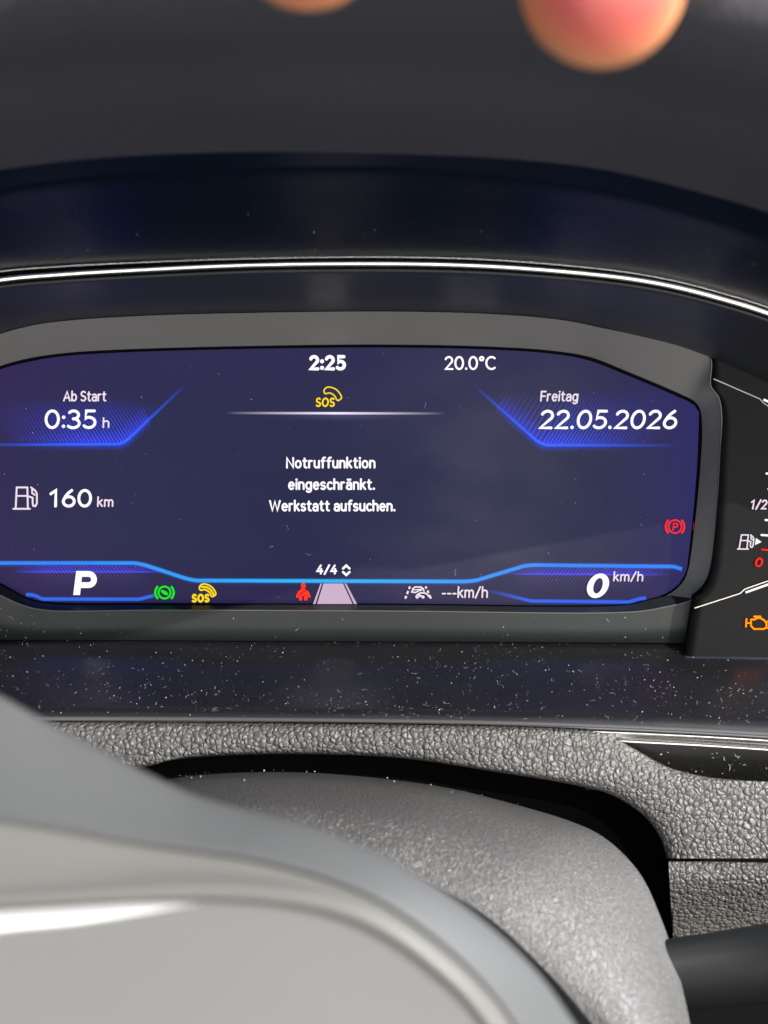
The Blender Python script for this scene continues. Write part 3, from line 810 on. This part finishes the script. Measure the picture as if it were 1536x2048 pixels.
# bold gear letter and speed digit: filled outlines with counters left open
i = Ink(0.0009)
i.fill([(146.5, 1190), (160.0, 1190), (165.0, 1142), (152.5, 1142)])
i.stroke([(158, 1147.8), (176, 1147.8)] + [(177 + 11 * math.sin(R(a)), 1159 - 11.2 * math.cos(R(a))) for a in range(10, 180, 14)] + [(176, 1170.2), (157, 1170.2)], 11.5, 'flat')
i.build('gear_letter', M['white'])
i = Ink(0.0009)
tan = math.tan(R(13)); nn = 48
def dig(rx, ry, k): 
    t = 2 * math.pi * k / nn
    return (1196 + rx * math.cos(t) + ry * math.sin(t) * tan, 1171.5 - ry * math.sin(t))
ri = [(i.pt(*dig(21.5, 24.5, k)), i.pt(*dig(9.0, 15.5, k))) for k in range(nn)]
for k in range(nn): i.f.append((ri[k][0], ri[k][1], ri[(k + 1) % nn][1], ri[(k + 1) % nn][0]))
i.build('speed_digit', M['white'])
# scroll arrows
i = Ink(0.0009); i.stroke([(686, 1137), (692.5, 1131), (699, 1137)], 4.5); i.stroke([(686, 1144), (692.5, 1150), (699, 1144)], 4.5); i.build('scroll_arrows', M['white'])
# --- emergency call symbol (twice)
def sos(name, x0, y0, k, w, solid):
    i = Ink(0.0009)
    i.text('SOS', x0 - 1, x0 + 38 * k, y0 + 41 * k, 19 * k, w, 3, gap=0.16)
    hs = [(16, 8), (22, 1.5), (37, 4), (47, 13), (51, 23), (43, 28), (37.5, 19), (28, 13), (18, 14)]
    i.stroke([(x0 + a * k, y0 + b * k) for a, b in catmull(hs, 40, True)], w * 0.8, 'flat', True)
    if solid: i.stroke([(x0 + a * k, y0 + b * k) for a, b in catmull([(21, 7), (34, 9), (42, 16), (46, 23)], 14)], w * .9)
    i.build(name, M['yellow'])
sos('emergency_call_symbol', 632, 773, 1.0, 3.4, False)
sos('emergency_call_symbol', 384, 1167, 0.93, 4.2, True)
# --- brake hold symbol, green
i = Ink(0.0009)
c0 = (329, 1185)
i.stroke(arc(c0[0], c0[1], 12, 12, 0, 360, 28), 3.6, 'flat', True)
i.stroke(arc(c0[0], c0[1], 18.5, 17.5, 140, 220), 4.2); i.stroke(arc(c0[0], c0[1], 18.5, 17.5, -40, 40), 4.2)
i.fill([(c0[0] + a * math.cos(t) * .9 - b * math.sin(t) * .4, c0[1] + a * math.cos(t) * .5 + b * math.sin(t) * .9) for t in [2 * math.pi * k / 16 for k in range(16)] for a, b in [(8, 3.6)]])
i.build('brake_symbol', M['green'])
# --- seat belt warning, red
i = Ink(0.0009)
i.disc(606.5, 1171.5, 4.6, 5.2)
i.fill([(602, 1177.5), (611, 1177.5), (615, 1183), (616, 1191), (597, 1191), (598, 1183)])
i.stroke([(598, 1184), (594, 1193)], 4); i.stroke([(615, 1184), (619, 1193)], 4)
i.fill([(597, 1192.5), (604.5, 1192.5), (604, 1200.5), (598.5, 1200.5)]); i.fill([(608, 1192.5), (616, 1192.5), (614, 1200.5), (608.5, 1200.5)])
i.build('belt_symbol', M['redorange'])
i = Ink(0.0011); i.stroke([(599, 1189.5), (613, 1179)], 2.2, 'flat'); i.build('belt_stripe', M['dark'])
# --- lane with edge lines
i = Ink(0.0009); i.fill([(647, 1167), (686, 1167), (705, 1208), (634, 1208)]); i.build('lane_symbol', M['road'])
i = Ink(0.0009)
i.fill([(641, 1167), (644, 1167), (631, 1208), (626, 1208)]); i.fill([(689, 1167), (692.5, 1167), (714, 1208), (708, 1208)]); i.build('lane_edges', M['road'])
# --- lane assist pictogram
i = Ink(0.0009)
for a, b in (((820, 1173), (818, 1178)), ((816.5, 1182), (814, 1188)), ((813, 1192), (810, 1197)), ((851, 1173), (853, 1177)), ((855, 1181), (857, 1186)), ((858.5, 1190), (862, 1197))): i.stroke([a, b], 4.2, 'flat')
i.stroke([(824, 1183), (826, 1177), (830, 1174), (842, 1174), (846, 1177), (848, 1182)], 3)
i.stroke([(823, 1184), (831, 1185), (836, 1182), (843, 1180)], 2.8); i.stroke([(826, 1180), (844, 1178)], 2.2)
i.stroke(arc(845, 1196, 13, 10.5, 20, 175)[::-1] and [(845 + 13 * math.cos(R(a)), 1196 - 10.5 * math.sin(R(a))) for a in range(15, 180, 12)], 3.2)
i.stroke([(836, 1189), (846, 1194)], 3.6); i.disc(846, 1194, 3.2)
i.stroke([(834, 1196), (838, 1193)], 3)
i.build('lane_assist_symbol', M['pinkish'])
# --- parking brake, red
i = Ink(0.0009); c0 = (1350, 1053)
i.stroke(arc(c0[0], c0[1], 13, 13, 0, 360, 28), 2.6, 'flat', True)
i.stroke(arc(c0[0], c0[1], 18.5, 18, 138, 222), 3.6); i.stroke(arc(c0[0], c0[1], 18.5, 18, -42, 42), 3.6)
i.text('P', 1345, 1356, 1061, 15, 2.0, 6)
i.build('parking_brake_symbol', M['red'])
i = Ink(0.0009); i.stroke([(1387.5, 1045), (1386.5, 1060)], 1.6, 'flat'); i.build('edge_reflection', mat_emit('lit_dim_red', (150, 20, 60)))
# --- fuel pump symbols
def pump(name, x0, y0, w, h, lw, mat, off, parent=None, sl=0.0):
    i = Ink(off)
    def q(a, b): return (x0 + a * w + (1 - b) * h * sl, y0 + b * h)
    i.stroke([q(.12, .95), q(.16, .06), q(.56, .06), q(.58, .95)], lw); i.stroke([q(.03, .97), q(.66, .97)], lw)
    i.stroke([q(.16, .42), q(.56, .42)], lw * .9)
    i.stroke([q(.70, .06), q(.86, .2), q(.92, .34), q(.92, .74), q(.86, .86), q(.78, .84), q(.76, .72), q(.76, .5), q(.6, .44)], lw)
    i.stroke([q(.74, .14), q(.74, .3), q(.84, .38)], lw * .9)
    i.build(name, M[mat], parent)
pump('fuel_pump_symbol', 25, 972, 53, 47, 3.6, 'pinkish', 0.0009)
# --- gauge panel print
pump('fuel_pump_symbol', 1474, 1068, 34, 31, 2.8, 'pinkish', GO, gauge, 0.12)
i = Ink(GO); i.fill([(1512, 1076), (1523, 1084), (1510, 1090)]); i.build('filler_arrow', M['white'], gauge)
def gwords(name, t, x0, x1, base, cap, w, slant, mat):
    i = Ink(GO); i.text(t, x0, x1, base, cap, w, slant); return i.build(name, M[mat], gauge)
gwords('half_mark', '1/2', 1499, 1535, 1019, 20, 3.4, 10, 'pinkish')
gwords('empty_mark', '0', 1509, 1526, 1134, 19, 3.4, 10, 'red')
for k, (x, y, m_) in enumerate([(1533, 947, 'white'), (1537, 978, 'white'), (1531, 1040, 'white'), (1523, 1070, 'white'), (1524, 1099, 'red')]):
    i = Ink(GO); i.stroke([(x, y), (x + 14, y + 1)], 4.2 if m_ == 'white' else 3); i.build('level_mark', M[m_], gauge)
M['lineprint'] = principled('printed_grey_line', (0.38, 0.365, 0.33), 0.35)
for ln in ([(1428, 758), (1520, 798), (1527, 806), (1536, 812), (1580, 832)], [(1390, 1216), (1480, 1187), (1490, 1178), (1536, 1162), (1600, 1138)]):
    i = Ink(GO); i.stroke(ln, 2.0); i.build('printed_line', M['lineprint'], gauge)
for ln in ([(1527, 799), (1545, 807), (1600, 832)], [(1491, 1185), (1536, 1169), (1600, 1146)]):
    i = Ink(GO); i.stroke(ln, 4.4, 'flat'); i.build('lit_line', M['white'], gauge)
i = Ink(GO)
i.stroke([(1502, 1239), (1510, 1239), (1512, 1236), (1520, 1236), (1528, 1240), (1533, 1247), (1533, 1255), (1527, 1258), (1508, 1258), (1502, 1252), (1502, 1239)], 3.4)
i.stroke([(1508, 1233), (1521, 1233)], 3.2); i.stroke([(1514, 1233), (1514, 1237)], 3); i.stroke([(1493, 1238), (1492, 1253)], 3.4); i.stroke([(1494, 1246), (1501, 1246)], 3)
i.stroke([(1534, 1243), (1542, 1243), (1542, 1256), (1535, 1256)], 3.2)
i.build('engine_symbol', M['amber'], gauge)

# ================================================================== steering column cover
cov = thing('steering_column_cover', 'grey grained plastic cover of the steering column below the dashboard skin', 'column cover', P(900, 2000, 0.32))
K0 = [(100, 1640, .362), (250, 1582, .362), (340, 1558, .362), (450, 1547, .362), (600, 1545, .362), (750, 1556, .361), (900, 1577, .359), (1050, 1615, .356), (1140, 1643, .353), (1195, 1668, .350), (1245, 1708, .346), (1285, 1758, .341), (1318, 1830, .334), (1345, 1905, .327), (1365, 1980, .320), (1382, 2060, .313), (1400, 2180, .303)]
K3 = [(200, 1720, .318), (330, 1700, .316), (440, 1690, .314), (540, 1690, .312), (640, 1700, .310), (720, 1712, .308), (790, 1730, .306), (850, 1755, .304), (905, 1783, .302), (955, 1812, .300), (1008, 1852, .298), (1062, 1902, .296), (1112, 1952, .294), (1158, 2004, .292), (1198, 2054, .290), (1238, 2110, .288), (1300, 2220, .283)]
mk0 = matched(K0, 8); mk3 = matched(K3, 8)
k0 = [P(*q) for q in mk0]; k3 = [P(*q) for q in mk3]
def bulge(t, h): 
    out = []
    for a, b in zip(k0, k3):
        m_ = a * (1 - t) + b * t
        out.append(m_ + (UP * 0.5 - FW * 0.5).normalized() * h)
    return out
roll0 = [a + FW * 0.012 - UP * 0.004 for a in k0]; roll1 = [a + FW * 0.002 - UP * 0.0006 for a in k0]
drop1 = [b - UP * 0.0005 - RT * 0.0012 + FW * 0.0012 for b in k3]; drop2 = [b - UP * 0.001 - RT * 0.0035 + FW * 0.010 for b in k3]; drop3 = [b - UP * 0.002 - RT * 0.012 + FW * 0.035 for b in k3]
loft('cover_shell', [roll0, roll1, k0, bulge(.15, .0030), bulge(.4, .0072), bulge(.7, .0078), bulge(.9, .0038), k3, drop1, drop2, drop3], M['cover'], cov, sub=4)

# ================================================================== wiper stalk
stk = thing('wiper_stalk', 'dark grey control stalk sticking out behind the column cover, low at the side', 'control stalk', P(1440, 1940, 0.335))
sp = catmull([(1180, 1965, .325), (1300, 1955, .328), (1400, 1944, .330), (1480, 1934, .331), (1560, 1924, .331), (1680, 1910, .330), (1800, 1896, .329), (1880, 1886, .328)], 40)
rad = [0.0078 + 0.0016 * min(1, k / 22) - (0.006 * max(0, (k - 36) / 3) ** 2) for k in range(40)]
tube('lever', [P(*q) for q in sp], rad, M['stalk'], stk, seg=28, squash=(0.75, 1.05))
tube('lever_collar', [P(x, y, z - 0.0) for x, y, z in sp[4:8]], 0.0088, M['stalk'], stk, seg=28, squash=(0.75, 1.0))

# ================================================================== steering wheel (its boss)
whl = thing('steering_wheel_hub', 'blurred light grey steering wheel hub with a bright trim line in the near corner', 'steering wheel', P(400, 2048, 0.23))
W0 = [(-260, 1270, .262), (-120, 1335, .260), (0, 1393, .258), (100, 1448, .256), (200, 1499, .254), (300, 1551, .252), (380, 1588, .250), (480, 1618, .249), (600, 1648, .247), (700, 1684, .246), (800, 1731, .245), (900, 1793, .244), (1000, 1872, .243), (1080, 1953, .242), (1140, 2035, .241), (1200, 2130, .240), (1260, 2260, .238)]
W1 = [(-260, 1600, .240), (-120, 1622, .239), (0, 1640, .238), (80, 1652, .238), (160, 1666, .237), (240, 1680, .237), (320, 1692, .236), (400, 1703, .236), (500, 1718, .235), (600, 1742, .234), (690, 1772, .233), (768, 1808, .232), (860, 1870, .231), (940, 1940, .230), (1005, 2015, .229), (1060, 2110, .228), (1120, 2240, .226)]
W2 = [(-260, 1800, .230), (-120, 1796, .230), (0, 1791, .2295), (80, 1787, .2295), (160, 1783, .2295), (240, 1779, .229), (320, 1776, .229), (400, 1776, .2285), (490, 1780, .228), (570, 1788, .2275), (650, 1804, .227), (720, 1828, .2265), (800, 1872, .226), (870, 1925, .2255), (935, 1985, .225), (1000, 2075, .224), (1060, 2200, .222)]
HZ = 0.84                          # the boss stands about 0.2 m before the camera
m0, m1, m2 = [[(x, y, z * HZ) for x, y, z in catmull(w, 160)] for w in (W0, W1, W2)]
HN = Vector((0, -math.cos(R(25)), math.sin(R(25)))); HO = P(400, 1800, 0.1915)
def hub_z(x, y, back):
    d = FW + RT * ((x - 768.0) / FPX) - UP * ((y - 1024.0) / FPX)
    return (HO - HN * back - CAM).dot(HN) / d.dot(HN)
m0 = [(x, y, hub_z(x, y, 0.0125)) for x, y, z in m0]; m1 = [(x, y, hub_z(x, y, 0.0040)) for x, y, z in m1]; m2 = [(x, y, hub_z(x, y, 0.0)) for x, y, z in m2]
w0 = [P(*q) for q in m0]; w1 = [P(*q) for q in m1]; w2 = [P(*q) for q in m2]
wb = [p + FW * 0.012 - UP * 0.006 for p in w0]; wb2 = [p + FW * 0.003 - UP * 0.0008 for p in w0]
w01 = [a * 0.5 + b * 0.5 + (UP * .5 - FW * .5) * 0.0010 for a, b in zip(w0, w1)]
w01a = [a * 0.88 + b * 0.12 + (UP * .5 - FW * .5) * 0.0008 for a, b in zip(w0, w1)]
w12 = [a * 0.5 + b * 0.5 - (UP * .5 - FW * .5) * 0.0002 for a, b in zip(w1, w2)]
w2a = [P(x + 3, y - 16, hub_z(x + 3, y - 16, 0.0005)) for x, y, z in m2]; w2 = [p + HN * 0.0006 for p in w2]
w2g = [P(x - 4, y + 24, z + 0.0005) for x, y, z in m2]
loft('boss_shell', [wb, wb2, w0, w01a, w01, w1, [p + FW * 0.004 for p in w1]], M['hub'], whl, sub=4)
w1i = [P(x - 2, y + 4, z + 0.0003) for x, y, z in m1]
loft('boss_bevel', [[p + FW * 0.004 for p in w1i], w1i, w12, w2a, w2, w2g, [p + FW * 0.006 for p in w2g]], M['bevel'], whl, sub=4)
w3 = [P(x - 5, y + 24, z + 0.0004) for x, y, z in m2]
w3a = [P(x - 9, y + 36, z + 0.0001) for x, y, z in m2]
cx, cy = 200, 2500
def toward(t, up_):
    return [P(x * (1 - t) + cx * t, (y + 36) * (1 - t) + cy * t, hub_z(x * (1 - t) + cx * t, (y + 36) * (1 - t) + cy * t, -up_)) for x, y, z in m2]
loft('airbag_cover', [[p + FW * 0.006 for p in w3], w3, w3a, toward(.1, .0002), toward(.3, .0006), toward(.5, .0009), toward(.9, .001)], M['hub_face'], whl, sub=4)
tr_t = catmull([(-260, 1838, .2292), (0, 1820, .2288), (150, 1811, .2286), (260, 1805, .2284), (400, 1803, .2286)], 50)
tr_b = catmull([(-260, 1905, .2286), (0, 1866, .2282), (150, 1850, .2280), (260, 1832, .2280), (400, 1806, .2284)], 50)
ta = [P(x, y, hub_z(x, y, 0.0002)) for x, y, z in tr_t]; tb = [P(x, y, hub_z(x, y, -0.0008)) for x, y, z in tr_b]
loft('trim_line', [[p + FW * .003 for p in ta], ta, [(a + b) / 2 - FW * 0.0008 for a, b in zip(ta, tb)], tb, [p + FW * .003 for p in tb]], M['silver'], whl, sub=3)

# ================================================================== the hand in front of the hood
hand = thing('hand', 'blurred hand reaching in from above with two glowing orange fingertips', 'hand', P(1000, -600, 0.17))
caps = []
def capsule(bm, a, b, ra, rb, seg=14):
    d = (b - a); L = d.length; t = d.normalized()
    u = t.orthogonal().normalized(); v = t.cross(u)
    rings = []
    prof = [(a, ra, -90 + 15 * k) for k in range(0, 7)] + [(b, rb, 15 * k) for k in range(0, 7)]
    for c, r, an in prof:
        rr = max(1e-6, r * math.cos(R(an))); off = r * math.sin(R(an))
        rings.append([bm.verts.new(c + t * off + u * (rr * math.cos(2 * math.pi * k / seg)) + v * (rr * math.sin(2 * math.pi * k / seg))) for k in range(seg)])
    for r0, r1 in zip(rings, rings[1:]):
        for k in range(seg): bm.faces.new((r0[k], r0[(k + 1) % seg], r1[(k + 1) % seg], r1[k]))
    bm.faces.new(rings[0][::-1]); bm.faces.new(rings[-1])
bm = bmesh.new()
def chain(pts):
    for (a, ra), (b, rb) in zip(pts, pts[1:]): capsule(bm, P(*a), P(*b), ra, rb)
ZH = 0.172
chain([((1205, -36, ZH), .0098), ((1215, -300, ZH - .004), .0102), ((1190, -700, ZH + .002), .0105), ((1120, -1100, ZH + .006), .0115)])      # middle finger
chain([((615, -146, ZH), .0094), ((650, -400, ZH - .003), .0098), ((740, -760, ZH + .003), .0102), ((840, -1120, ZH + .006), .0112)])          # index finger
chain([((1620, -260, ZH + .004), .0090), ((1590, -480, ZH), .0094), ((1500, -800, ZH + .002), .0098), ((1380, -1130, ZH + .006), .0108)])      # ring finger
chain([((1960, -560, ZH + .006), .0078), ((1900, -740, ZH + .002), .0082), ((1780, -960, ZH + .003), .0088), ((1600, -1220, ZH + .006), .0100)])  # little finger
chain([((180, -900, ZH - .006), .0098), ((300, -1130, ZH - .004), .0108), ((520, -1400, ZH), .0130), ((800, -1700, ZH + .004), .0165)])       # thumb
for a in (840, 1120, 1380, 1600):
    chain([((a, -1130, ZH + .006), .0115), ((900 + (a - 840) * .55, -1850, ZH + .006), .0150)])
chain([((1080, -1500, ZH + .006), .0160), ((1100, -1950, ZH + .004), .0190), ((1180, -2700, ZH - .02), .0260), ((1300, -3600, ZH - .06), .0330)])
me = bpy.data.meshes.new('palm_and_fingers'); bm.to_mesh(me); bm.free()
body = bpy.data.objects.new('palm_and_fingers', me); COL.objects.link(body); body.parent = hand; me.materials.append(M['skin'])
rm = body.modifiers.new('remesh', 'REMESH'); rm.mode = 'VOXEL'; rm.voxel_size = 0.0014; rm.use_smooth_shade = True
smo = body.modifiers.new('smooth', 'SMOOTH'); smo.iterations = 6; smo.factor = 0.5
for nx, ny in ((1205, -30), (615, -140)):
    c = P(nx, ny, ZH) + FW * 0.0088 + UP * 0.004
    rows_ = []
    for a in range(7):
        f = a / 6 * 2 - 1
        rows_.append([c + RT * (0.0062 * (b / 6 * 2 - 1) * (1 - 0.25 * abs(f) ** 3)) - UP * (0.0068 * f) + FW * (0.0014 - 0.0026 * (b / 6 * 2 - 1) ** 2 - 0.0012 * max(0, f) ** 2) for b in range(7)])
    o, _ = loft('fingernail', rows_, M['nail'], hand); sdf = o.modifiers.new('solid', 'SOLIDIFY'); sdf.thickness = 0.0005

# ================================================================== dust
def flecks(name, rows, count, size, label, seed, fib=0.25, mat='dust', lift=0.00006, dens=None):
    rnd = random.Random(seed)
    nr, nc = len(rows), len(rows[0]); v, f = [], []
    done = 0; tries = 0
    while done < count and tries < count * 20:
        tries += 1
        i = rnd.uniform(0, nr - 1.001); j = rnd.uniform(0, nc - 1.001)
        if dens and rnd.random() > dens(j / (nc - 1), i / (nr - 1)): continue
        a, b = int(i), int(j); fi, fj = i - a, j - b
        p = (rows[a][b] * (1 - fi) + rows[a + 1][b] * fi) * (1 - fj) + (rows[a][b + 1] * (1 - fi) + rows[a + 1][b + 1] * fi) * fj
        e1 = (rows[a][b + 1] - rows[a][b]).normalized(); e2 = rows[a + 1][b] - rows[a][b]
        nrm = e1.cross(e2).normalized()
        if nrm.dot(CAM - p) < 0: nrm = -nrm
        e2 = nrm.cross(e1)
        p = p + nrm * lift
        s = size * (0.3 + rnd.random() ** 6 * 3.4)
        w = rnd.uniform(0, math.tau); d = e1 * math.cos(w) + e2 * math.sin(w); q = nrm.cross(d)
        if rnd.random() < fib:      # a short curved fibre
            k = rnd.uniform(-1.2, 1.2); L = s * rnd.uniform(2.0, 5.0); hw = size * 0.16
            base = len(v)
            for t in range(5):
                x = (t / 4 - .5) * L; y = k * x * x / L
                c = p + d * x + q * y + nrm * (0.00003 + 0.00005 * abs(t - 2))
                v += [c + q * hw, c - q * hw]
            for t in range(4): f.append((base + 2 * t, base + 2 * t + 1, base + 2 * t + 3, base + 2 * t + 2))
        else:                        # a crumb: low pyramid
            n_ = rnd.choice((4, 5, 6)); base = len(v)
            for t in range(n_):
                w2 = math.tau * t / n_; r_ = s * .5 * rnd.uniform(.6, 1.2)
                v.append(p + d * (r_ * math.cos(w2)) + q * (r_ * math.sin(w2) * .7))
            v.append(p + nrm * s * .35)
            for t in range(n_): f.append((base + t, base + (t + 1) % n_, base + n_))
        done += 1
    o = mesh_obj(name, v, f, M[mat], smooth=False)
    o['kind'] = 'stuff'; o['label'] = label; o['category'] = 'dust'
    return o
flecks('dust', shelf_rows, 4200, 0.00011, 'pale dust flecks scattered over the dark shelf below the display', 3, dens=lambda u, w: 0.30 + 0.35 * (math.sin(u * 23 + 1.3 * math.sin(w * 5)) * math.sin(u * 9.1 + w * 4 + 2)) + 0.35 * w)
scr_rows = [[PS(x, 700 + 500 * k / 10, 0.0012) for x in range(-40, 1380, 60)] for k in range(11)]
flecks('dust', scr_rows, 240, 0.00011, 'sparse dust specks on the display glass', 5, 0.2)
plate_rows = [mixr(top_row, bot_row, t) for t in (0.05, 0.35, 0.65, 0.95)]
flecks('dust', plate_rows, 120, 0.00012, 'few dust specks on the plate below the display', 6, 0.2)
gl_rows = [[a * (1 - t) + b * t - S_N * 0 for a, b in zip(rG1b, rC0)] for t in (0.3, 0.5, 0.7, 0.9)]
flecks('dust', gl_rows, 260, 0.00010, 'faint dust specks on the glossy black band above the chrome strip', 8, 0.1, lift=0.0004)
in_rows = [rowz(I2, 0.3572, dy=4), rowz(I2, 0.3576, dy=60)]
flecks('dust', in_rows, 260, 0.00014, 'dust specks on the glossy black inlay beside the grained skin', 9, 0.2, lift=0.0003)
cv_rows = [bulge(t, .0078 * math.sin(math.pi * t)) for t in (0.03, .1, .25, .45)]
flecks('dust', cv_rows, 160, 0.00020, 'pale crumbs lying on the steering column cover', 10, 0.2, lift=0.0005, dens=lambda u, w: 1.0 if u < 0.5 else 0.15)

for r_ in (dash, clu, cov, stk, whl, hand): adopt(r_)
